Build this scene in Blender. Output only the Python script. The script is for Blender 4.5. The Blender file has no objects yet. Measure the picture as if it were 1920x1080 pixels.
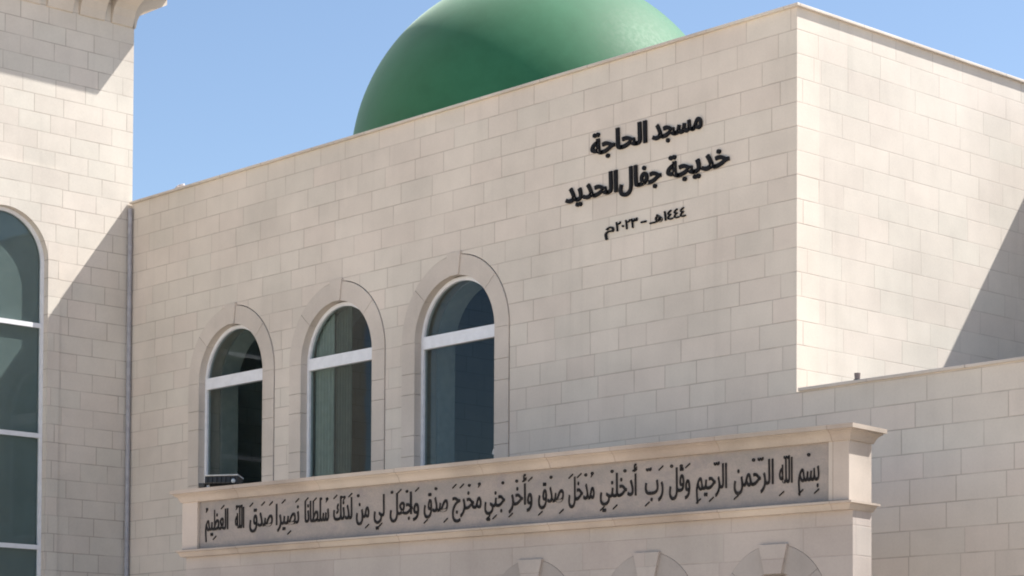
import bpy, bmesh, math, random
from mathutils import Matrix, Vector
random.seed(7)
R = math.radians
S = bpy.context.scene
COL = S.collection

# ------------------------------------------------------------------ camera
CAM_YAW, CAM_PITCH, CAM_ROLL = 2.39187960, 0.0316334962, 0.00517896599
cam = bpy.data.cameras.new("camera")
cam.sensor_fit = 'HORIZONTAL'
cam.sensor_width = 36.0
cam.lens = 4344.83305 / 1920 * 36
cam.shift_x = 0.0
cam.shift_y = (1258.46712 - 540) / 1920
cam.clip_start = 0.1
cam.clip_end = 3000
cam_o = bpy.data.objects.new("camera", cam)
COL.objects.link(cam_o)
_f = Vector((math.cos(CAM_PITCH) * math.cos(CAM_YAW), math.cos(CAM_PITCH) * math.sin(CAM_YAW), math.sin(CAM_PITCH)))
_r = Vector((math.sin(CAM_YAW), -math.cos(CAM_YAW), 0))
_u = _r.cross(_f)
_r2 = _r * math.cos(CAM_ROLL) + _u * math.sin(CAM_ROLL)
_u2 = _u * math.cos(CAM_ROLL) - _r * math.sin(CAM_ROLL)
cam_o.matrix_world = Matrix(((_r2.x, _u2.x, -_f.x, 17.0815187), (_r2.y, _u2.y, -_f.y, -20.3220409),
                             (_r2.z, _u2.z, -_f.z, 1.59225), (0, 0, 0, 1)))
S.camera = cam_o

# ------------------------------------------------------------------ sky and sun
TO_SUN = Vector((0.390, 0.72, 1.0)).normalized()
SUN_EL = math.asin(TO_SUN.z)
SUN_ROT = math.atan2(TO_SUN.x, TO_SUN.y)
W = bpy.data.worlds.new("World")
S.world = W
W.use_nodes = True
wn = W.node_tree
bg = wn.nodes["Background"]
sky = wn.nodes.new("ShaderNodeTexSky")
sky.sky_type = 'NISHITA'
sky.sun_disc = False
sky.sun_elevation = SUN_EL
sky.sun_rotation = SUN_ROT
sky.altitude = 700
sky.air_density = 1.0
sky.dust_density = 1.0
sky.ozone_density = 1.0
wn.links.new(sky.outputs[0], bg.inputs[0])
bg.inputs[1].default_value = 0.083
sl = bpy.data.lights.new("sun", 'SUN')
sl.energy = 4.2
sl.angle = R(0.5)
sl.color = (1.0, 0.965, 0.90)
so = bpy.data.objects.new("sun", sl)
COL.objects.link(so)
so.rotation_euler = TO_SUN.to_track_quat('Z', 'Y').to_euler()
so.location = (8, 10, 30)
S.view_settings.view_transform = 'Standard'
S.view_settings.look = 'None'
S.view_settings.exposure = 1.12
S.view_settings.gamma = 1.0
S.view_settings.use_curve_mapping = False
S.cycles.filter_width = 1.9
S.cycles.max_bounces = 8
S.cycles.transparent_max_bounces = 12


# ------------------------------------------------------------------ materials
def mat(name):
    m = bpy.data.materials.new(name)
    m.use_nodes = True
    nt = m.node_tree
    return m, nt, nt.nodes["Principled BSDF"]


class NG:
    def __init__(s, nt):
        s.nt = nt

    def n(s, t, **k):
        nd = s.nt.nodes.new(t)
        for a, b in k.items():
            setattr(nd, a, b)
        return nd

    def put(s, sock, v):
        if isinstance(v, bpy.types.NodeSocket):
            s.nt.links.new(v, sock)
        else:
            sock.default_value = v

    def m(s, op, a, b=0.0, c=None):
        nd = s.n("ShaderNodeMath", operation=op)
        s.put(nd.inputs[0], a)
        s.put(nd.inputs[1], b)
        if c is not None:
            s.put(nd.inputs[2], c)
        return nd.outputs[0]

    def ramp(s, x, a, b, lo=0.0, hi=1.0):
        nd = s.n("ShaderNodeMapRange", interpolation_type='SMOOTHSTEP')
        for i, v in enumerate((x, a, b, lo, hi)):
            s.put(nd.inputs[i], v)
        return nd.outputs[0]

    def mix(s, f, a, b, bt='MIX'):
        nd = s.n("ShaderNodeMix", data_type='RGBA', blend_type=bt)
        s.put(nd.inputs[0], f)
        s.put(nd.inputs[6], a)
        s.put(nd.inputs[7], b)
        return nd.outputs[2]

    def noise(s, vec, scale, detail=4.0, rough=0.55):
        nd = s.n("ShaderNodeTexNoise")
        s.put(nd.inputs["Vector"], vec)
        nd.inputs["Scale"].default_value = scale
        nd.inputs["Detail"].default_value = detail
        nd.inputs["Roughness"].default_value = rough
        return nd.outputs[0]


def stone(name, base, z0=10.1, h=0.28, length=0.62, courses=True, var=0.03, joint=0.8, seed=0.0, stain=0.10, rough=0.75, bump=0.3):
    """Cut limestone in level courses with stones of uneven length."""
    m, nt, bs = mat(name)
    g = NG(nt)
    tc = g.n("ShaderNodeTexCoord")
    sep = g.n("ShaderNodeSeparateXYZ")
    nt.links.new(tc.outputs["Object"], sep.inputs[0])
    sn = g.n("ShaderNodeSeparateXYZ")
    nt.links.new(tc.outputs["Normal"], sn.inputs[0])
    P = tc.outputs["Object"]
    b = base + (1,)
    big = g.noise(P, 0.55, 3)
    med = g.noise(P, 3.2, 5, 0.6)
    fine = g.noise(P, 38.0, 4, 0.65)
    col = b
    if courses:
        isx = g.m('GREATER_THAN', g.m('ABSOLUTE', sn.outputs[0]), 0.5)
        u = g.m('ADD', g.m('MULTIPLY', isx, g.m('ADD', sep.outputs[1], 211.3)),
                g.m('MULTIPLY', g.m('SUBTRACT', 1.0, isx), sep.outputs[0]))
        zz = g.m('ADD', g.m('DIVIDE', g.m('SUBTRACT', z0, sep.outputs[2]), h), 200.0)
        row = g.m('FLOOR', zz)
        fz = g.m('FRACT', zz)
        w = g.m('ADD', g.m('DIVIDE', u, length), g.m('MULTIPLY', row, 37.37 + seed))
        vf = g.n("ShaderNodeTexVoronoi", voronoi_dimensions='1D', feature='F1')
        ve = g.n("ShaderNodeTexVoronoi", voronoi_dimensions='1D', feature='DISTANCE_TO_EDGE')
        for v in (vf, ve):
            nt.links.new(w, v.inputs["W"])
            v.inputs["Scale"].default_value = 1.0
            v.inputs["Randomness"].default_value = 0.72
        sc = g.n("ShaderNodeSeparateColor")
        nt.links.new(vf.outputs["Color"], sc.inputs[0])
        du = g.m('MULTIPLY', ve.outputs["Distance"], length)
        dz = g.m('MULTIPLY', g.m('MINIMUM', fz, g.m('SUBTRACT', 1.0, fz)), h)
        wob = g.m('MULTIPLY', g.m('SUBTRACT', med, 0.5), 0.006)
        d = g.m('ADD', g.m('MINIMUM', du, dz), wob)
        j = g.ramp(d, 0.003, 0.0095, 1.0, 0.0)
        # uneven mortar: in places the joint is filled flush with the stone
        fill = g.ramp(g.noise(P, 1.7, 2), 0.35, 0.62, 0.45, 1.0)
        j2 = g.m('MULTIPLY', j, fill)
        val = g.m('ADD', 1.0, g.m('MULTIPLY', g.m('SUBTRACT', sc.outputs[0], 0.5), 2 * var))
        pink = tuple(base[i] * k for i, k in enumerate((1.01, 0.988, 0.98))) + (1,)
        grey = tuple(base[i] * k for i, k in enumerate((0.99, 1.0, 0.99))) + (1,)
        col = g.mix(sc.outputs[1], pink, grey)
        vv = g.n("ShaderNodeCombineXYZ")
        for i in range(3):
            nt.links.new(val, vv.inputs[i])
        col = g.mix(1.0, col, vv.outputs[0], 'MULTIPLY')
    st = g.ramp(big, 0.3, 0.7, 1.0 - stain, 1.0 + stain * 0.5)
    ms = g.n("ShaderNodeMapping")
    ms.inputs["Scale"].default_value = (4.5, 4.5, 0.22)
    nt.links.new(P, ms.inputs[0])
    streak = g.ramp(g.noise(ms.outputs[0], 1.0, 4, 0.6), 0.52, 0.78, 0.0, 0.055)
    st = g.m('SUBTRACT', st, streak)
    pit = g.ramp(g.noise(P, 60.0, 2, 0.5), 0.66, 0.74, 0.0, 0.12)
    st = g.m('SUBTRACT', st, pit)
    fn = g.m('ADD', st, g.m('MULTIPLY', g.m('SUBTRACT', fine, 0.5), 0.16))
    fn = g.m('ADD', fn, g.m('MULTIPLY', g.m('SUBTRACT', med, 0.5), 0.16))
    cv = g.n("ShaderNodeCombineXYZ")
    for i in range(3):
        nt.links.new(fn, cv.inputs[i])
    col = g.mix(1.0, col, cv.outputs[0], 'MULTIPLY')
    hgt = g.m('MULTIPLY', fine, 0.25)
    if courses:
        jc = tuple(base[i] * k for i, k in enumerate((0.50, 0.46, 0.44))) + (1,)
        col = g.mix(g.m('MULTIPLY', j2, joint), col, jc)
        hgt = g.m('ADD', hgt, g.m('MULTIPLY', g.m('SUBTRACT', 1.0, j2), 0.8))
        hgt = g.m('ADD', hgt, g.m('MULTIPLY', sc.outputs[2], 0.35))
    nt.links.new(col, bs.inputs["Base Color"])
    bs.inputs["Roughness"].default_value = rough
    bs.inputs["Specular IOR Level"].default_value = 0.3
    bp = g.n("ShaderNodeBump")
    bp.inputs["Strength"].default_value = bump
    bp.inputs["Distance"].default_value = 0.008
    nt.links.new(hgt, bp.inputs["Height"])
    nt.links.new(bp.outputs[0], bs.inputs["Normal"])
    return m


STONE = (0.615, 0.55, 0.48)
M_WALL = stone("limestone_courses", (0.645, 0.582, 0.512), joint=0.62)  # same stone as the side, paler: extra bounce light put into the colour
M_SIDE = stone("limestone_sunlit_side", (0.605, 0.555, 0.495), joint=0.40, seed=1.3, bump=0.2)  # sunlit copy of the wall stone: glare painted in as fainter joints
M_TOWER = stone("limestone_tower", (0.60, 0.552, 0.495), seed=3.1, length=0.56, joint=0.75, bump=0.22)
M_TRIM = stone("limestone_trim", (0.585, 0.52, 0.457), courses=False, stain=0.14)
M_COPE = stone("limestone_coping", (0.60, 0.54, 0.475), z0=60, h=100.0, length=1.1, joint=0.8, stain=0.2)
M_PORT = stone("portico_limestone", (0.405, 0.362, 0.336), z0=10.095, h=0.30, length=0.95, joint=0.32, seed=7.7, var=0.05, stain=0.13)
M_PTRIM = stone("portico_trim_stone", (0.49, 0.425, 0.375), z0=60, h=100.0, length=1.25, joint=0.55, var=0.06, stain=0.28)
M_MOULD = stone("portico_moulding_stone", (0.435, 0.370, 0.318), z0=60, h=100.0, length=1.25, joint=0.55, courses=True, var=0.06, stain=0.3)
M_VOUS = stone("voussoir_stone", (0.345, 0.312, 0.29), courses=False, stain=0.2)


def panel_material():
    m, nt, bs = mat("carved_panel_stone")
    g = NG(nt)
    tc = g.n("ShaderNodeTexCoord")
    P = tc.outputs["Object"]
    mp = g.n("ShaderNodeMapping")
    mp.inputs["Scale"].default_value = (1.0, 1.0, 2.0)
    nt.links.new(P, mp.inputs[0])
    n1 = g.noise(mp.outputs[0], 1.5, 6, 0.7)
    n2 = g.noise(P, 4.5, 6, 0.7)
    n3 = g.noise(P, 45.0, 3, 0.6)
    c = g.mix(g.ramp(n1, 0.36, 0.62), (0.265, 0.24, 0.223, 1), (0.34, 0.292, 0.262, 1))
    c = g.mix(g.ramp(n2, 0.50, 0.70, 0.0, 0.6), c, (0.24, 0.21, 0.215, 1))
    c = g.mix(g.ramp(n3, 0.3, 0.8, 0.0, 0.35), c, (0.20, 0.185, 0.18, 1))
    nt.links.new(c, bs.inputs["Base Color"])
    bs.inputs["Roughness"].default_value = 0.8
    bp = g.n("ShaderNodeBump")
    bp.inputs["Strength"].default_value = 0.4
    bp.inputs["Distance"].default_value = 0.01
    nt.links.new(n3, bp.inputs["Height"])
    nt.links.new(bp.outputs[0], bs.inputs["Normal"])
    return m


M_PANEL = panel_material()


def plain(name, c, rough=0.5, metal=0.0, var=0.15, scale=9.0, spec=0.5):
    m, nt, bs = mat(name)
    g = NG(nt)
    tc = g.n("ShaderNodeTexCoord")
    n = g.noise(tc.outputs["Object"], scale, 4)
    a = tuple(x * (1 - var) for x in c) + (1,)
    b = tuple(min(1, x * (1 + var)) for x in c) + (1,)
    nt.links.new(g.mix(g.ramp(n, 0.3, 0.7), a, b), bs.inputs["Base Color"])
    bs.inputs["Roughness"].default_value = rough
    bs.inputs["Metallic"].default_value = metal
    bs.inputs["Specular IOR Level"].default_value = spec
    return m


M_FRAME = plain("white_aluminium", (0.74, 0.75, 0.78), 0.4, var=0.05)
M_BLACK = plain("black_letter_paint", (0.006, 0.0055, 0.007), 0.6, var=0.3, spec=0.2)
M_INK = plain("weathered_letter_paint", (0.016, 0.014, 0.014), 0.7, var=0.5, scale=14.0, spec=0.2)
M_PIPE = plain("grey_pipe", (0.34, 0.335, 0.36), 0.5, var=0.12)
M_ROOF = plain("roof_screed", (0.22, 0.21, 0.20), 0.85, var=0.12, scale=1.2)
M_PLASTER = plain("inner_plaster", (0.55, 0.56, 0.54), 0.85, var=0.06)
M_CURTAIN = plain("pale_green_curtain", (0.42, 0.47, 0.42), 0.9, var=0.08)
M_CURTAIN2 = plain("olive_grey_curtain", (0.22, 0.235, 0.20), 0.9, var=0.08)
M_BLIND = plain("grey_green_blind", (0.34, 0.365, 0.355), 0.8, var=0.06, scale=2.0, spec=0.1)
M_DARK = plain("dark_interior", (0.05, 0.055, 0.055), 0.9)
M_LAMP = plain("black_lamp_metal", (0.02, 0.02, 0.02), 0.45)
M_LAMPTOP = plain("sunlit_lamp_top", (0.48, 0.49, 0.48), 0.6)  # pale tone is sunlight on the lamp's top, put into the colour
M_LAMPGLASS = plain("lamp_glass", (0.25, 0.26, 0.26), 0.15)
M_CHIP = plain("pale_stone_chip", (0.62, 0.55, 0.52), 0.8)
M_BRACKET = plain("bracket_steel", (0.32, 0.32, 0.32), 0.45, metal=0.6)
M_FILM = plain("torn_paper", (0.62, 0.60, 0.57), 0.8)


def glass(name, tint):
    m, nt, bs = mat(name)
    nt.nodes.remove(bs)
    g = NG(nt)
    out = nt.nodes["Material Output"]
    tr = g.n("ShaderNodeBsdfTransparent")
    tr.inputs[0].default_value = tint + (1,)
    gl = g.n("ShaderNodeBsdfGlossy")
    gl.inputs[0].default_value = (0.9, 0.95, 1, 1)
    gl.inputs["Roughness"].default_value = 0.03
    lw = g.n("ShaderNodeLayerWeight")
    lw.inputs[0].default_value = 0.5
    fr = g.m('ADD', 0.020, g.m('MULTIPLY', g.m('POWER', lw.outputs["Facing"], 5.0), 0.9))
    tc = g.n("ShaderNodeTexCoord")
    bp = g.n("ShaderNodeBump")
    bp.inputs["Strength"].default_value = 0.08
    bp.inputs["Distance"].default_value = 0.02
    nt.links.new(g.noise(tc.outputs["Object"], 1.6, 2), bp.inputs["Height"])
    nt.links.new(bp.outputs[0], gl.inputs["Normal"])
    mx = g.n("ShaderNodeMixShader")
    nt.links.new(fr, mx.inputs[0])
    nt.links.new(tr.outputs[0], mx.inputs[1])
    nt.links.new(gl.outputs[0], mx.inputs[2])
    nt.links.new(mx.outputs[0], out.inputs[0])
    return m


M_GLASS = glass("window_glass", (0.74, 0.79, 0.79))


def dome_material():
    m, nt, bs = mat("green_dome_paint")
    g = NG(nt)
    tc = g.n("ShaderNodeTexCoord")
    P = tc.outputs["Object"]
    n1 = g.noise(P, 0.9, 5, 0.6)
    n2 = g.noise(P, 14.0, 4, 0.6)
    c = g.mix(g.ramp(n1, 0.3, 0.7), (0.018, 0.112, 0.045, 1), (0.028, 0.145, 0.065, 1))
    c = g.mix(g.ramp(n2, 0.45, 0.8, 0.0, 0.25), c, (0.04, 0.17, 0.085, 1))
    nt.links.new(c, bs.inputs["Base Color"])
    nt.links.new(g.ramp(n2, 0.3, 0.7, 0.60, 0.66), bs.inputs["Roughness"])
    bs.inputs["Specular IOR Level"].default_value = 0.3
    bs.inputs["Sheen Weight"].default_value = 0.30
    bs.inputs["Sheen Roughness"].default_value = 0.45
    bs.inputs["Sheen Tint"].default_value = (0.85, 1.0, 0.88, 1)
    bp = g.n("ShaderNodeBump")
    bp.inputs["Strength"].default_value = 0.14
    bp.inputs["Distance"].default_value = 0.02
    nt.links.new(g.noise(P, 1.6, 2), bp.inputs["Height"])
    nt.links.new(bp.outputs[0], bs.inputs["Normal"])
    return m


M_DOME = dome_material()


def ground_material():
    m, nt, bs = mat("pale_paving")
    g = NG(nt)
    tc = g.n("ShaderNodeTexCoord")
    P = tc.outputs["Object"]
    br = g.n("ShaderNodeTexBrick")
    br.inputs["Scale"].default_value = 1.0
    br.inputs["Brick Width"].default_value = 0.4
    br.inputs["Row Height"].default_value = 0.4
    br.inputs["Mortar Size"].default_value = 0.006
    br.inputs["Color1"].default_value = (0.75, 0.625, 0.49, 1)
    br.inputs["Color2"].default_value = (0.69, 0.575, 0.45, 1)
    br.inputs["Mortar"].default_value = (0.25, 0.23, 0.2, 1)
    nt.links.new(P, br.inputs["Vector"])
    st = g.ramp(g.noise(P, 0.2, 5), 0.3, 0.7, 0.85, 1.08)
    cv = g.n("ShaderNodeCombineXYZ")
    for i in range(3):
        nt.links.new(st, cv.inputs[i])
    nt.links.new(g.mix(1.0, br.outputs[0], cv.outputs[0], 'MULTIPLY'), bs.inputs["Base Color"])
    bs.inputs["Roughness"].default_value = 0.8
    return m


M_GROUND = ground_material()


# ------------------------------------------------------------------ mesh helpers
def empty(name, loc=(0, 0, 0), rz=0.0):
    o = bpy.data.objects.new(name, None)
    COL.objects.link(o)
    o.location = loc
    o.rotation_euler = (0, 0, rz)
    return o


def tag(o, label=None, cat=None, group=None, kind=None):
    if label:
        o["label"] = label
    if cat:
        o["category"] = cat
    if group:
        o["group"] = group
    if kind:
        o["kind"] = kind
    return o


def link(name, me, material, parent=None):
    o = bpy.data.objects.new(name, me)
    COL.objects.link(o)
    if material:
        me.materials.clear()
        me.materials.append(material)
    if parent:
        o.parent = parent
    return o


FRONT = Matrix(((1, 0, 0), (0, 0, -1), (0, 1, 0)))      # a -> x, b -> z, c (out) -> -y
EAST = Matrix(((0, 0, 1), (1, 0, 0), (0, 1, 0)))        # a -> y, b -> z, c (out) -> +x


def prism_bm(loops, c0, c1, M=FRONT, bm=None):
    """Fill flat loops (outer ones and holes) and extrude them from c0 to c1."""
    cu = bpy.data.curves.new("tmp", 'CURVE')
    cu.dimensions = '2D'
    cu.fill_mode = 'BOTH'
    cu.extrude = abs(c1 - c0) / 2
    for lp in loops:
        sp = cu.splines.new('POLY')
        sp.points.add(len(lp) - 1)
        for p, (a, b) in zip(sp.points, lp):
            p.co = (a, b, 0, 1)
        sp.use_cyclic_u = True
    ob = bpy.data.objects.new("tmp", cu)
    COL.objects.link(ob)
    dg = bpy.context.evaluated_depsgraph_get()
    me = bpy.data.meshes.new_from_object(ob.evaluated_get(dg))
    bpy.data.objects.remove(ob)
    bpy.data.curves.remove(cu)
    mid = (c0 + c1) / 2
    for v in me.vertices:
        v.co = M @ Vector((v.co.x, v.co.y, v.co.z + mid))
    bm = bm or bmesh.new()
    for p in me.polygons:
        p.use_smooth = False
    bm.from_mesh(me)
    bpy.data.meshes.remove(me)
    bmesh.ops.remove_doubles(bm, verts=bm.verts[:], dist=1e-5)
    return bm


def done(bm, name, material, parent=None, smooth=False):
    bmesh.ops.recalc_face_normals(bm, faces=bm.faces[:])
    me = bpy.data.meshes.new(name)
    bm.to_mesh(me)
    bm.free()
    if smooth:
        for p in me.polygons:
            p.use_smooth = True
    return link(name, me, material, parent)


def box_bm(x0, x1, y0, y1, z0, z1, bm=None, bev=0.0, rot=None, piv=None):
    bm = bm or bmesh.new()
    r = bmesh.ops.create_cube(bm, size=1.0)
    vs = r["verts"]
    for v in vs:
        v.co = Vector((x0 + (v.co.x + .5) * (x1 - x0), y0 + (v.co.y + .5) * (y1 - y0), z0 + (v.co.z + .5) * (z1 - z0)))
    if bev:
        es = list({e for v in vs for e in v.link_edges})
        r = bmesh.ops.bevel(bm, geom=es, offset=bev, segments=2, affect='EDGES', profile=0.6)
        vs = list({v for f in r["faces"] for v in f.verts})
    if rot is not None:
        bmesh.ops.rotate(bm, verts=vs, cent=Vector(piv), matrix=rot)
    return bm


def box(name, x0, x1, y0, y1, z0, z1, m, parent=None, bev=0.0):
    return done(box_bm(x0, x1, y0, y1, z0, z1, None, bev), name, m, parent)


def sweep_bm(profile, path, closed=False, bm=None):
    """Mitred moulding: profile = [(out, z)], path = [(x, y)] walked with the outside on the right."""
    bm = bm or bmesh.new()
    n = len(path)
    rings = []
    for i, p in enumerate(path):
        p = Vector(p)
        d0 = (p - Vector(path[i - 1])).normalized() if (i > 0 or closed) else None
        d1 = (Vector(path[(i + 1) % n]) - p).normalized() if (i < n - 1 or closed) else None
        d0 = d0 or d1
        d1 = d1 or d0
        n0, n1 = Vector((d0.y, -d0.x)), Vector((d1.y, -d1.x))
        mv = (n0 + n1).normalized()
        mv /= max(0.2, mv.dot(n0))
        rings.append([bm.verts.new((p.x + mv.x * o, p.y + mv.y * o, z)) for o, z in profile])
    k = len(profile)
    rng = range(n if closed else n - 1)
    for i in rng:
        a, b = rings[i], rings[(i + 1) % n]
        for j in range(k):
            bm.faces.new((a[j], b[j], b[(j + 1) % k], a[(j + 1) % k]))
    if not closed:
        bm.faces.new(rings[0][::-1])
        bm.faces.new(rings[-1])
    return bm


def arch(cx, r, zs, zb, n=40):
    """Closed round-headed outline."""
    return [(cx - r, zb), (cx + r, zb)] + [(cx + r * math.cos(t), zs + r * math.sin(t)) for t in
                                           [math.pi * i / n for i in range(n + 1)]]


def ring_piece(cx, zs, r0, r1, a0, a1, n=14):
    A = [a0 + (a1 - a0) * i / n for i in range(n + 1)]
    return [(cx + r1 * math.cos(t), zs + r1 * math.sin(t)) for t in A] + \
           [(cx + r0 * math.cos(t), zs + r0 * math.sin(t)) for t in reversed(A)]


def rect(a0, a1, b0, b1):
    return [(a0, b0), (a1, b0), (a1, b1), (a0, b1)]


# ------------------------------------------------------------------ ground
bm = bmesh.new()
bmesh.ops.create_grid(bm, x_segments=1, y_segments=1, size=900)
tag(done(bm, "pavement", M_GROUND), kind="structure")

# ------------------------------------------------------------------ mosque building
TOP = 10.075
LOW = 5.635
mosque = tag(empty("mosque_building"), "cream limestone mosque block with three arched windows and a green dome", "mosque")
WIN = (-5.90, -8.41, -10.92)
ZS = 7.03
L_IN, L_OUT = 0.80, 1.07
SILL = 4.95
holes = []
for cx in WIN:
    a_k = math.asin(0.15 / (L_OUT + 0.012))
    pts = [(cx - L_OUT - .012, SILL), (cx + L_OUT + .012, SILL)]
    N = 44
    for i in range(N + 1):
        t = math.pi * i / N
        pts.append((cx + (L_OUT + .012) * math.cos(t), ZS + (L_OUT + .012) * math.sin(t)))
    holes.append(pts)
outline = [(-13.6, 0.0), (9.0, 0.0), (9.0, LOW), (0.0, LOW), (0.0, TOP), (-13.6, TOP)]
done(prism_bm([outline] + holes, -0.40, 0.0, FRONT), "front_wall", M_WALL, mosque)
done(prism_bm([rect(0.4, 12.0, 0.0, TOP)], -0.40, 0.0, EAST), "side_wall", M_SIDE, mosque)
box("rear_wall", -13.6, 0.0, 12.0, 12.4, 0, TOP, M_WALL, mosque)
box("side_wall", -13.6, -13.2, 0.4, 12.0, 0, TOP, M_WALL, mosque)
box("roof", -13.2, -0.4, 0.4, 12.0, 9.55, 9.75, M_ROOF, mosque)
box("floor", -13.2, -0.4, 0.4, 12.0, 3.6, 3.8, M_DARK, mosque)
# thin overhanging coping along the wall heads
prof = [(-0.42, 0.0), (0.042, 0.0), (0.046, 0.006), (0.046, 0.03), (0.040, 0.036), (-0.42, 0.036)]
bmc = sweep_bm([(o, TOP + z) for o, z in prof], [(-13.6, 0.0), (0.0, 0.0), (0.0, 12.4)])
done(bmc, "coping", M_COPE, mosque)
# low block in front of the rear wing
box("low_roof", 0.0, 9.0, 0.4, 5.6, 5.0, 5.2, M_ROOF, mosque)
box("low_side_wall", 8.6, 9.0, 0.4, 5.6, 0, LOW, M_WALL, mosque)
bmc = sweep_bm([(o * .7 if o > 0 else o, LOW + z) for o, z in prof], [(0.048, 0.0), (9.0, 0.0), (9.0, 5.6)])
done(bmc, "low_coping", M_COPE, mosque)
box("rear_wing", 0.002, 9.0, 5.6, 12.4, 0, TOP, M_WALL, mosque)
bmc = sweep_bm([(o, TOP + z) for o, z in prof], [(0.04, 5.6), (9.0, 5.6), (9.0, 12.4)])
done(bmc, "wing_coping", M_COPE, mosque)
# dome on its drum
DC, DR = Vector((-9.99, 5.5, 10.92)), 3.116
bm = bmesh.new()
seg, rows = 96, 40
prev = None
for i in range(rows):
    t = -0.25 + (math.pi / 2 + 0.25) * i / (rows - 1) if i < rows - 1 else None
    if t is None:
        top = bm.verts.new((DC.x, DC.y, DC.z + DR))
        for k in range(seg):
            bm.faces.new((prev[k], prev[(k + 1) % seg], top))
        break
    rr, zz = DR * math.cos(t), DR * math.sin(t) 
    ring = [bm.verts.new((DC.x + rr * math.cos(2 * math.pi * k / seg), DC.y + rr * math.sin(2 * math.pi * k / seg), DC.z + zz)) for k in range(seg)]
    if prev:
        for k in range(seg):
            bm.faces.new((prev[k], prev[(k + 1) % seg], ring[(k + 1) % seg], ring[k]))
    prev = ring
dome = done(bm, "dome", M_DOME, mosque, smooth=True)
bm = bmesh.new()
bmesh.ops.create_cone(bm, cap_ends=True, segments=64, radius1=3.06, radius2=3.06, depth=0.5, matrix=Matrix.Translation((DC.x, DC.y, 9.99)))
done(bm, "drum", M_TRIM, dome)

# windows of the front wall
for wi, cx in enumerate(WIN):
    # stone surround: jamb stones, arch stones and a keystone with open joints between
    loops = []
    zc = ZS
    for sgn in (-1, 1):
        z = ZS - 0.004
        hs = [0.42, 0.28, 0.56, 0.28, 0.56]
        for hh in hs:
            zb = max(SILL, z - hh)
            a, b = sorted((cx + sgn * L_IN, cx + sgn * L_OUT))
            loops.append(rect(a, b, zb + .0055, z))
            z = zb
    ak = 0.115
    spans = [(0.0, 0.72), (0.727, math.pi / 2 - ak - .006), (math.pi / 2 + ak + .006, math.pi - 0.727), (math.pi - 0.72, math.pi)]
    for a0, a1 in spans:
        loops.append(ring_piece(cx, ZS, L_IN, L_OUT, a0, a1))
    win = done(prism_bm(loops, -0.38, 0.014, FRONT), "window", M_TRIM, mosque)
    key = [(cx + 0.095, ZS + L_IN - .004), (cx - 0.095, ZS + L_IN - .004), (cx - 0.135, ZS + L_OUT + .035), (cx + 0.135, ZS + L_OUT + .035)]
    done(prism_bm([key[::-1]], -0.06, 0.034, FRONT), "keystone", M_TRIM, win)
    box("backing", cx - L_OUT - .008, cx - L_IN - .02, 0.03, 0.39, SILL, ZS, M_DARK, win)
    box("backing", cx + L_IN + .02, cx + L_OUT + .008, 0.03, 0.39, SILL, ZS, M_DARK, win)
    # aluminium frame and transom
    fo, fi = L_IN - .002, L_IN - 0.055
    fr = prism_bm([arch(cx, fo, ZS, SILL + .05), arch(cx, fi, ZS, SILL + .10)], -0.17, -0.10, FRONT)
    frame = done(fr, "frame", M_FRAME, win)
    box("transom", cx - fi + .001, cx + fi - .001, 0.085, 0.172, 6.935, 7.105, M_FRAME, win, bev=0.006)
    bm = prism_bm([arch(cx, fi - .001, ZS, SILL + .10)], -0.139, -0.133, FRONT)
    done(bm, "pane", M_GLASS, win)
    # plastered reveal inside, seen through the glass
    rv = prism_bm([arch(cx, L_IN + .05, ZS, SILL), arch(cx, L_IN - .001, ZS, SILL + .05)], -0.72, -0.40, FRONT)
    done(rv, "reveal", M_PLASTER, win)
    box("sill", cx - L_OUT, cx + L_OUT, -0.03, 0.10, SILL - .05, SILL + .045, M_TRIM, win)
    if wi == 1:
        # pale curtain drawn at the left half of the middle window
        for (x0, x1, yc, cm) in ((cx - 0.77, cx - 0.34, 0.23, M_CURTAIN), (cx - 0.40, cx - 0.03, 0.30, M_CURTAIN2)):
         bm = bmesh.new()
         n = 40
         pv = None
         for i in range(n + 1):
             x = x0 + (x1 - x0) * i / n
             y = yc + 0.022 * math.sin(i * 0.95)
             z1 = ZS + math.sqrt(max(0.0, 0.78 ** 2 - (x - cx) ** 2))
             q = [bm.verts.new((x, y, SILL + .06)), bm.verts.new((x, y, z1)), bm.verts.new((x, y + .004, SILL + .06)), bm.verts.new((x, y + .004, z1))]
             if pv:
                 bm.faces.new((pv[0], q[0], q[1], pv[1]))
                 bm.faces.new((pv[2], pv[3], q[3], q[2]))
                 bm.faces.new((pv[1], q[1], q[3], pv[3]))
             pv = q
         done(bm, "curtain", cm, win)
    if wi == 0:
        # torn scrap of paper stuck in the lower right corner
        lp = [(cx + .61, 5.40), (cx + .735, 5.38), (cx + .735, 5.585), (cx + .705, 5.57), (cx + .69, 5.50), (cx + .635, 5.46)]
        done(prism_bm([lp], -0.131, -0.125, FRONT), "paper_scrap", M_FILM, win)

# ------------------------------------------------------------------ minaret tower
TX = -13.62                       # east face
TY0, TY1 = -4.54, 0.02
TC = (TY0 + TY1) / 2
tower = tag(empty("minaret_tower"), "sunlit limestone minaret tower with a tall arched window at the left edge", "tower")
TH = 13.9
A_R, A_ZS = 0.755, 8.94
th = arch(TC, A_R, A_ZS, 1.2)
done(prism_bm([rect(TY0, TY1, 0, TH), th], TX - 0.40, TX, EAST), "tower_wall", M_TOWER, tower)
box("tower_wall", -18.2, TX - .40, TY0, TY0 + .4, 0, TH, M_TOWER, tower)
box("tower_wall", -18.2, TX - .40, TY1 - .4, TY1, 0, TH, M_TOWER, tower)
box("tower_wall", -18.2, -17.8, TY0 + .4, TY1 - .4, 0, TH, M_TOWER, tower)
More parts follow.
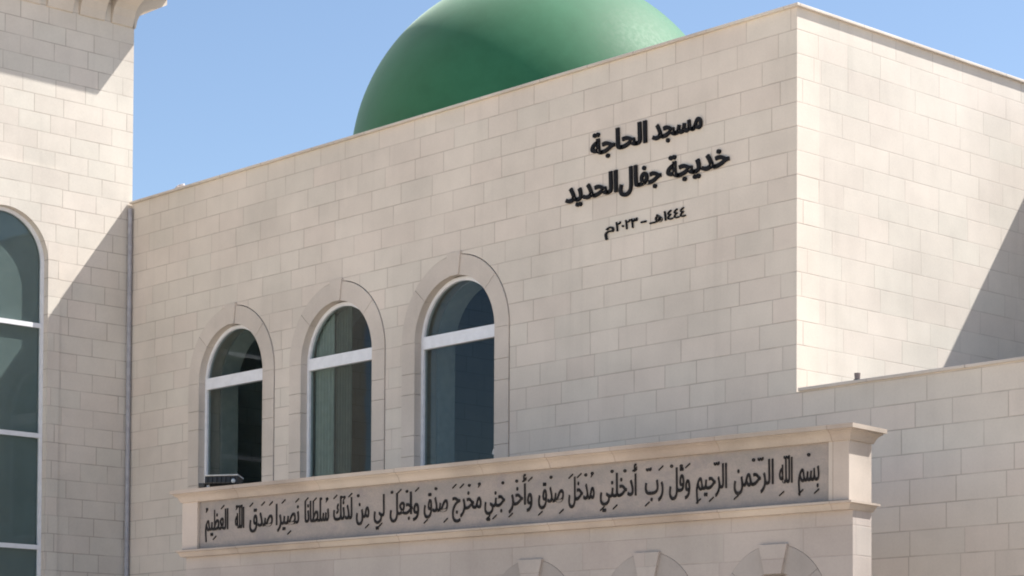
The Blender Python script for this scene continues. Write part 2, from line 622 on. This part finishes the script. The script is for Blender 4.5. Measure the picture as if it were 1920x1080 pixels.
# slightly raised square frame round the arch
panel = rect(TC - 0.965, TC + 0.965, 0.0, 10.40)
done(prism_bm([panel, arch(TC, A_R, A_ZS, 1.2)], TX + 0.0015, TX + 0.026, EAST), "window_panel", M_TOWER, tower)
fr = prism_bm([arch(TC, A_R - .002, A_ZS, 1.2), arch(TC, A_R - .055, A_ZS, 1.26)], TX - 0.15, TX - 0.09, EAST)
tw = done(fr, "window", M_FRAME, tower)
for z in (7.965, 6.275, 4.565, 2.86):
    box("mullion", TX - .15, TX - .08, TC - A_R + .056, TC + A_R - .056, z - .035, z + .035, M_FRAME, tw)
done(prism_bm([arch(TC, A_R - .056, A_ZS, 1.26)], TX - 0.128, TX - 0.122, EAST), "pane", M_GLASS, tw)
done(prism_bm([arch(TC, A_R + .1, A_ZS, 1.15)], TX - 0.44, TX - 0.41, EAST), "blind_backing", M_DARK, tw)
done(prism_bm([arch(TC, A_R - .058, A_ZS, 1.26)], TX - 0.172, TX - 0.160, EAST), "blind", M_BLIND, tw)
# moulded corbels carrying the balcony
cprof = [(0.0, 12.88), (0.03, 12.89), (0.06, 13.02), (0.11, 13.128), (0.175, 13.187), (0.29, 13.245), (0.51, 13.337), (0.62, 13.40), (0.62, 13.60), (-.3, 13.60), (-.3, 12.88)]


def corbel(side, c0, c1):
    if side == 'E':
        M = Matrix(((1, 0, 0), (0, 0, 1), (0, 1, 0)))
        bm = prism_bm([[(TX + o, z) for o, z in cprof]], c0, c1, M)
    elif side == 'N':
        M = Matrix(((0, 0, 1), (1, 0, 0), (0, 1, 0)))
        bm = prism_bm([[(TY1 + o, z) for o, z in cprof]], c0, c1, M)
    return done(bm, "corbel", M_TRIM, tower)


y = TY1 - 0.035
for i in range(8):
    corbel('E', max(TY0, y - 0.395 if i == 0 else y - 0.455), y)
    y -= 0.525 if i == 0 else 0.58
x = TX
for i in range(8):
    corbel('N', x - 0.46, x)
    x -= 0.58
o = 0.79
bm = bmesh.new()
sq = [(TX, TY0), (TX, TY1), (-18.2, TY1), (-18.2, TY0)]
bm = sweep_bm([(-0.4, 13.60), (0.62, 13.60), (0.62, 13.66), (0.70, 13.70), (0.79, 13.72), (0.79, 13.95), (-0.4, 13.95)], sq, closed=True)
done(bm, "balcony", M_TRIM, tower)
bm = sweep_bm([(0.5, 13.95), (0.68, 13.95), (0.68, 14.9), (0.5, 14.9)], sq, closed=True)
done(bm, "parapet", M_TOWER, tower)
bm = bmesh.new()
bmesh.ops.create_cone(bm, cap_ends=True, segments=8, radius1=1.7, radius2=1.7, depth=5.5, matrix=Matrix.Translation((-15.91, TC, 16.65)))
done(bm, "upper_shaft", M_TOWER, tower)
bm = bmesh.new()
bmesh.ops.create_uvsphere(bm, u_segments=32, v_segments=16, radius=1.6, matrix=Matrix.Translation((-15.91, TC, 19.6)))
done(bm, "cap_dome", M_DOME, tower, smooth=True)

# ------------------------------------------------------------------ drainpipe in the corner
pipe = tag(empty("drainpipe", (TX + .05, -0.05, 0)), "slim grey drainpipe in the corner between tower and wall", "drainpipe")
bm = bmesh.new()
bmesh.ops.create_cone(bm, cap_ends=True, segments=20, radius1=0.036, radius2=0.036, depth=9.98, matrix=Matrix.Translation((0, 0, 5.0)))
done(bm, "pipe", M_PIPE, pipe, smooth=False)
for z in (9.4, 7.2, 5.0, 2.8, 0.8):
    bm = bmesh.new()
    bmesh.ops.create_cone(bm, cap_ends=True, segments=20, radius1=0.041, radius2=0.041, depth=0.05, matrix=Matrix.Translation((0, 0, z)))
    done(bm, "clamp", M_PIPE, pipe)

# ------------------------------------------------------------------ entrance portico (set forward and slightly askew)
PA = R(6.6)
port = tag(empty("entrance_portico", (2.568, -2.25, 0), PA), "freestanding pale stone entrance portico with a carved inscription band", "portico")
PL, PD = -9.9, 0.42
AX = (-0.935, -2.55, -4.17)
A_ZS2 = 3.0
ph = [arch(cx, 0.6485, A_ZS2, 0.02, 32) for cx in AX]
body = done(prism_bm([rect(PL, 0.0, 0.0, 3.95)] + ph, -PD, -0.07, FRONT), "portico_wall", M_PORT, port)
for cx in AX:
    lp = []
    for a0, a1 in ((0.0, 0.62), (0.627, 1.36), (math.pi - 1.36, math.pi - 0.627), (math.pi - 0.62, math.pi)):
        lp.append(ring_piece(cx, A_ZS2, 0.365, 0.645, a0, a1, 10))
    lp.append(rect(cx - .645, cx - .365, 0.03, A_ZS2 - .008))
    lp.append(rect(cx + .365, cx + .645, 0.03, A_ZS2 - .008))
    ar = done(prism_bm(lp, -PD, -0.066, FRONT), "arch_surround", M_VOUS, port)
    key = [(cx + .10, A_ZS2 + .345), (cx + .172, A_ZS2 + .645), (cx - .172, A_ZS2 + .645), (cx - .10, A_ZS2 + .345)]
    done(prism_bm([key], -0.3, -0.035, FRONT), "keystone", M_PORT, ar)
# inscription storey: core, pilasters, mouldings
box("inscription_core", PL, -0.001, 0.055, PD - .001, 3.952, 4.60, M_PORT, port)
panelo = done(box_bm(-9.612, -0.243, 0.036, 0.054, 4.03, 4.652), "inscription_panel", M_PANEL, port)
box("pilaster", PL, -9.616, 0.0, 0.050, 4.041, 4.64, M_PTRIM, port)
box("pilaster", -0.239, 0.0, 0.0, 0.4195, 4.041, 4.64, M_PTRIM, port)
path = [(PL, PD), (PL, 0.0), (0.0, 0.0), (0.0, PD)]


def mould(name, prof, path):
    return done(sweep_bm(prof, path, closed=True), name, M_MOULD, port)


bandp = [(-0.2, 3.945), (0.012, 3.945), (0.022, 3.962), (0.032, 3.985), (0.042, 4.003), (0.065, 4.008), (0.065, 4.03), (-0.2, 4.04)]
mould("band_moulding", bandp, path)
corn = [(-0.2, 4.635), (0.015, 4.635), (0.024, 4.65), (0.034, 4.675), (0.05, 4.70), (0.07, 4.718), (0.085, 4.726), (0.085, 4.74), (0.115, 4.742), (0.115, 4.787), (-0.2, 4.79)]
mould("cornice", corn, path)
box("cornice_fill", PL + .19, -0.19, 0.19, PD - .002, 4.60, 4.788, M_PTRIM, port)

# ------------------------------------------------------------------ Arabic lettering
FORMS = {  # isolated, final, initial, medial
    'ا': 'ﺍﺎﺍﺎ', 'أ': 'ﺃﺄﺃﺄ', 'ب': 'ﺏﺐﺑﺒ', 'ة': 'ﺓﺔﺓﺔ', 'ت': 'ﺕﺖﺗﺘ', 'ج': 'ﺝﺞﺟﺠ', 'ح': 'ﺡﺢﺣﺤ', 'خ': 'ﺥﺦﺧﺨ', 'د': 'ﺩﺪﺩﺪ',
    'ر': 'ﺭﺮﺭﺮ', 'س': 'ﺱﺲﺳﺴ', 'ص': 'ﺹﺺﺻﺼ', 'ط': 'ﻁﻂﻃﻄ', 'ظ': 'ﻅﻆﻇﻈ', 'ع': 'ﻉﻊﻋﻌ', 'ف': 'ﻑﻒﻓﻔ', 'ق': 'ﻕﻖﻗﻘ', 'ك': 'ﻙﻚﻛﻜ',
    'ل': 'ﻝﻞﻟﻠ', 'م': 'ﻡﻢﻣﻤ', 'ن': 'ﻥﻦﻧﻨ', 'ه': 'ﻩﻪﻫﻬ', 'و': 'ﻭﻮﻭﻮ', 'ي': 'ﻱﻲﻳﻴ', 'ـ': 'ــــ'}
NOJOIN = 'اأةدرو'


def shape(word):
    """Joined letter forms in the order they stand from left to right."""
    out = []
    for i, ch in enumerate(word):
        if ch not in FORMS:
            out.append(ch)
            continue
        pv = i > 0 and word[i - 1] in FORMS and word[i - 1] not in NOJOIN
        nx = i < len(word) - 1 and word[i + 1] in FORMS and ch not in NOJOIN
        out.append(FORMS[ch][(3 if nx else 1) if pv else (2 if nx else 0)])
    return ''.join(reversed(out))


def text_bm(s, x0, x1, zb, size, depth, c0, bold=0.012, bm=None):
    cu = bpy.data.curves.new("tmp", 'FONT')
    cu.body = s
    cu.size = 1.0
    cu.resolution_u = 4
    cu.offset = bold
    cu.extrude = 0.5
    ob = bpy.data.objects.new("tmp", cu)
    COL.objects.link(ob)
    dg = bpy.context.evaluated_depsgraph_get()
    me = bpy.data.meshes.new_from_object(ob.evaluated_get(dg))
    bpy.data.objects.remove(ob)
    bpy.data.curves.remove(cu)
    xs = [v.co.x for v in me.vertices]
    a, b = min(xs), max(xs)
    for v in me.vertices:
        x = x0 + (v.co.x - a) / (b - a) * (x1 - x0)
        z = zb + v.co.y * size
        v.co = FRONT @ Vector((x, z, c0 + (v.co.z + .5) * depth))
    bm = bm or bmesh.new()
    bm.from_mesh(me)
    bpy.data.meshes.remove(me)
    return bm


def word(s, x0, x1, zb, size, depth, c0, parent, bold=0.012):
    return done(text_bm(s, x0, x1, zb, size, depth, c0, bold), "word", M_BLACK, parent)


LET = 0.36
t1 = tag(empty("wall_lettering", (-2.39, 0, 8.9)), "upper line of large black Arabic letters on the wall", "lettering")
t2 = tag(empty("wall_lettering", (-2.39, 0, 8.4)), "middle and longest line of large black Arabic letters on the wall", "lettering")
t3 = tag(empty("wall_lettering", (-2.39, 0, 7.9)), "small black date line below the two large letter lines", "lettering")


def wword(t, s, x0, x1, zb, size, bold=0.028, depth=0.025):
    ox, oz = t.location.x, t.location.z
    return word(s, x0 - ox, x1 - ox, zb - oz, size, depth, 0.004, t, bold)


wword(t1, shape('مسجد'), -2.27, -1.45, 8.955, LET)
wword(t1, shape('الحاجة'), -3.33, -2.36, 8.955, LET)
wword(t2, shape('خديجة'), -2.03, -1.02, 8.435, LET)
wword(t2, shape('جفال'), -2.83, -2.12, 8.435, LET)
wword(t2, shape('الحديد'), -3.78, -2.86, 8.435, LET)
wword(t3, '١٤٤٤', -2.075, -1.715, 7.935, 0.17, 0.006, 0.02)
wword(t3, shape('هـ'), -2.31, -2.10, 7.935, 0.20, 0.006, 0.02)
wword(t3, '-', -2.46, -2.37, 7.935, 0.20, 0.006, 0.02)
wword(t3, '٢٠٢٣', -2.89, -2.52, 7.935, 0.17, 0.006, 0.02)
wword(t3, shape('م'), -3.08, -2.92, 7.935, 0.20, 0.006, 0.02)

INS = ['بسم', 'الله', 'الرحمن', 'الرحيم', 'وقل', 'رب', 'أدخلني', 'مدخل', 'صدق', 'وأخر', 'جني', 'مخرج', 'صدق', 'وا', 'جعل', 'لي', 'من', 'لدنك',
       'سلطانا', 'نصيرا', 'صدق', 'الله', 'العظيم']
XR = [(-0.62, -0.37), (-0.85, -0.69), (-1.41, -0.92), (-1.89, -1.5), (-2.24, -1.97), (-2.56, -2.32), (-3.17, -2.67), (-3.61, -3.25),
      (-4.04, -3.68), (-4.47, -4.13), (-4.83, -4.53), (-5.32, -4.88), (-5.76, -5.39), (-5.98, -5.84), (-6.3, -5.94), (-6.56, -6.39),
      (-6.85, -6.64), (-7.23, -6.92), (-7.72, -7.31), (-8.22, -7.82), (-8.69, -8.28), (-8.95, -8.79), (-9.5, -9.08)]
# vowel signs: (place along the word from its right end, sign); a above, i below, u curl, o ring
SIGNS = ['i0 o.5 i1', 'w.4 i1', 'w.3 o.5 i1', 'w.3 i.5 i1', 'a0 u.4 o1', 'a0 w.9 i1', 'a0 o.3 i.6 o.7 i1', 'u0 o.3 a.6 a1', 'i0 o.5 i1',
         'a0 a.3 o.7 i1', 'o0 i.5 i.9', 'u0 o.4 a.7 a1', 'i0 o.5 i1', 'a0', 'o.2 a.6 o1', 'i.3', 'i0 o1', 'a0 u.4 o.6 a1', 'u0 o.3 a.6 a1',
         'a0 i.4 a.7', 'a0 a.4 a1', 'w.4 u1', 'a.2 i.6 u1']


def sign_bm(kind, x, zb, bm, c0, depth):
    def slash(z, dx=.028, dz=.020, th=.013):
        return [(x - dx, z - dz), (x + dx, z + dz - .002), (x + dx, z + dz + th), (x - dx, z - dz + th)]
    if kind == 'a':
        return prism_bm([slash(zb + .265)], c0, c0 + depth, FRONT, bm)
    if kind == 'i':
        return prism_bm([slash(zb - .115)], c0, c0 + depth, FRONT, bm)
    if kind == 'w':
        lp = [(x - .034, zb + .255), (x - .017, zb + .245), (x, zb + .255), (x + .017, zb + .245), (x + .034, zb + .258), (x + .034, zb + .285),
              (x + .024, zb + .285), (x + .017, zb + .262), (x + .004, zb + .280), (x - .004, zb + .280), (x - .017, zb + .262), (x - .026, zb + .280), (x - .034, zb + .280)]
        return prism_bm([lp], c0, c0 + depth, FRONT, bm)
    r1 = [(x + .018 * math.cos(t), zb + .268 + .018 * math.sin(t)) for t in [2 * math.pi * k / 12 for k in range(12)]]
    r0 = [(x + .008 * math.cos(t), zb + .268 + .008 * math.sin(t)) for t in [2 * math.pi * k / 12 for k in range(12)]]
    if kind == 'u':
        r1 += []
        r1[9] = (x - .018, zb + .225)
    return prism_bm([r1, r0], c0, c0 + depth, FRONT, bm)


for (x0, x1), w_, sg in zip(XR, INS, SIGNS):
    zb = 4.262
    c0, dp = -0.0355, 0.012
    bm = text_bm(shape(w_), x0, x1, zb, 0.36, dp, c0, 0.007)
    for s_ in sg.split():
        f_ = float(s_[1:] or 0)
        xx = x1 - .03 - f_ * (x1 - x0 - .06)
        bm = sign_bm(s_[0], xx, zb + random.uniform(-.006, .012), bm, c0, dp)
    done(bm, "word", M_INK, panelo)

# ------------------------------------------------------------------ small fittings
# flood light standing on the cornice
fl = tag(empty("floodlight", (0, 0, 0)), "black floodlight with its sunlit top painted pale, lying on the portico cornice", "floodlight")
fl.matrix_world = Matrix.Translation((2.568, -2.25, 0)) @ Matrix.Rotation(PA, 4, 'Z') @ Matrix.Translation((-9.20, 0.06, 4.79)) @ Matrix.Rotation(R(26), 4, 'Z')
tilt = Matrix.Rotation(R(-8), 3, 'X')
piv = (0, 0, 0.10)
fb = done(box_bm(-0.22, 0.22, -0.09, 0.10, 0.032, 0.125, None, 0.012, tilt, piv), "housing", M_LAMP, fl)
done(box_bm(-0.225, 0.225, -0.10, 0.11, 0.127, 0.143, None, 0.005, tilt, piv), "lit_top", M_LAMPTOP, fl)  # thin plate added to carry the painted sunlit top
bm = None
for i in range(7):
    x = -0.18 + i * 0.06
    bm = box_bm(x - .006, x + .006, -0.108, -0.0915, 0.045, 0.115, bm, 0, tilt, piv)
done(bm, "cooling_fins", M_LAMP, fb)
for x in (-0.20, 0.175):
    bm = box_bm(x, x + .025, -0.03, 0.03, 0.004, 0.05)
    bm = box_bm(x - .02, x + .045, -0.06, 0.06, 0.0, 0.006, bm)
    done(bm, "foot", M_BRACKET, fl)
bm = bmesh.new()
bmesh.ops.create_uvsphere(bm, u_segments=12, v_segments=8, radius=0.028, matrix=Matrix.Translation((0.17, -0.105, 0.07)))
done(bm, "knob", M_LAMPTOP, fb, smooth=True)
bm = box_bm(-0.32, -0.235, -0.05, 0.03, 0.0, 0.06, None, 0.01)
done(bm, "driver_box", M_LAMP, fl)
# small dark spot lamp on the low wall
sp = tag(empty("spotlight", (0.83, 0.06, LOW + .036)), "tiny dark spotlight standing on top of the low wall", "spotlight")
bm = bmesh.new()
bmesh.ops.create_cone(bm, cap_ends=True, segments=14, radius1=0.03, radius2=0.036, depth=0.07, matrix=Matrix.Translation((0, 0, 0.055)))
done(bm, "lamp_head", plain("brown_lamp_metal", (0.16, 0.13, 0.13), 0.5), sp)
box("foot", -0.03, 0.03, -0.03, 0.03, 0, 0.02, M_LAMP, sp)
# pale stone chip left on the coping near the tower
bm = bmesh.new()
bmesh.ops.create_icosphere(bm, subdivisions=2, radius=1.0)
for v in bm.verts:
    k = 1 + 0.18 * math.sin(v.co.x * 5.1 + v.co.y * 3.3) + 0.1 * math.cos(v.co.z * 7)
    v.co = Vector((v.co.x * 0.13 * k, v.co.y * 0.06 * k, max(0.0, 0.02 + v.co.z * 0.05 * k)))
ch = done(bm, "stone_chip", M_CHIP)
ch.location = (-12.32, 0.05, TOP + .036)
tag(ch, "small pale stone chip lying on the roof coping near the tower", "stone")
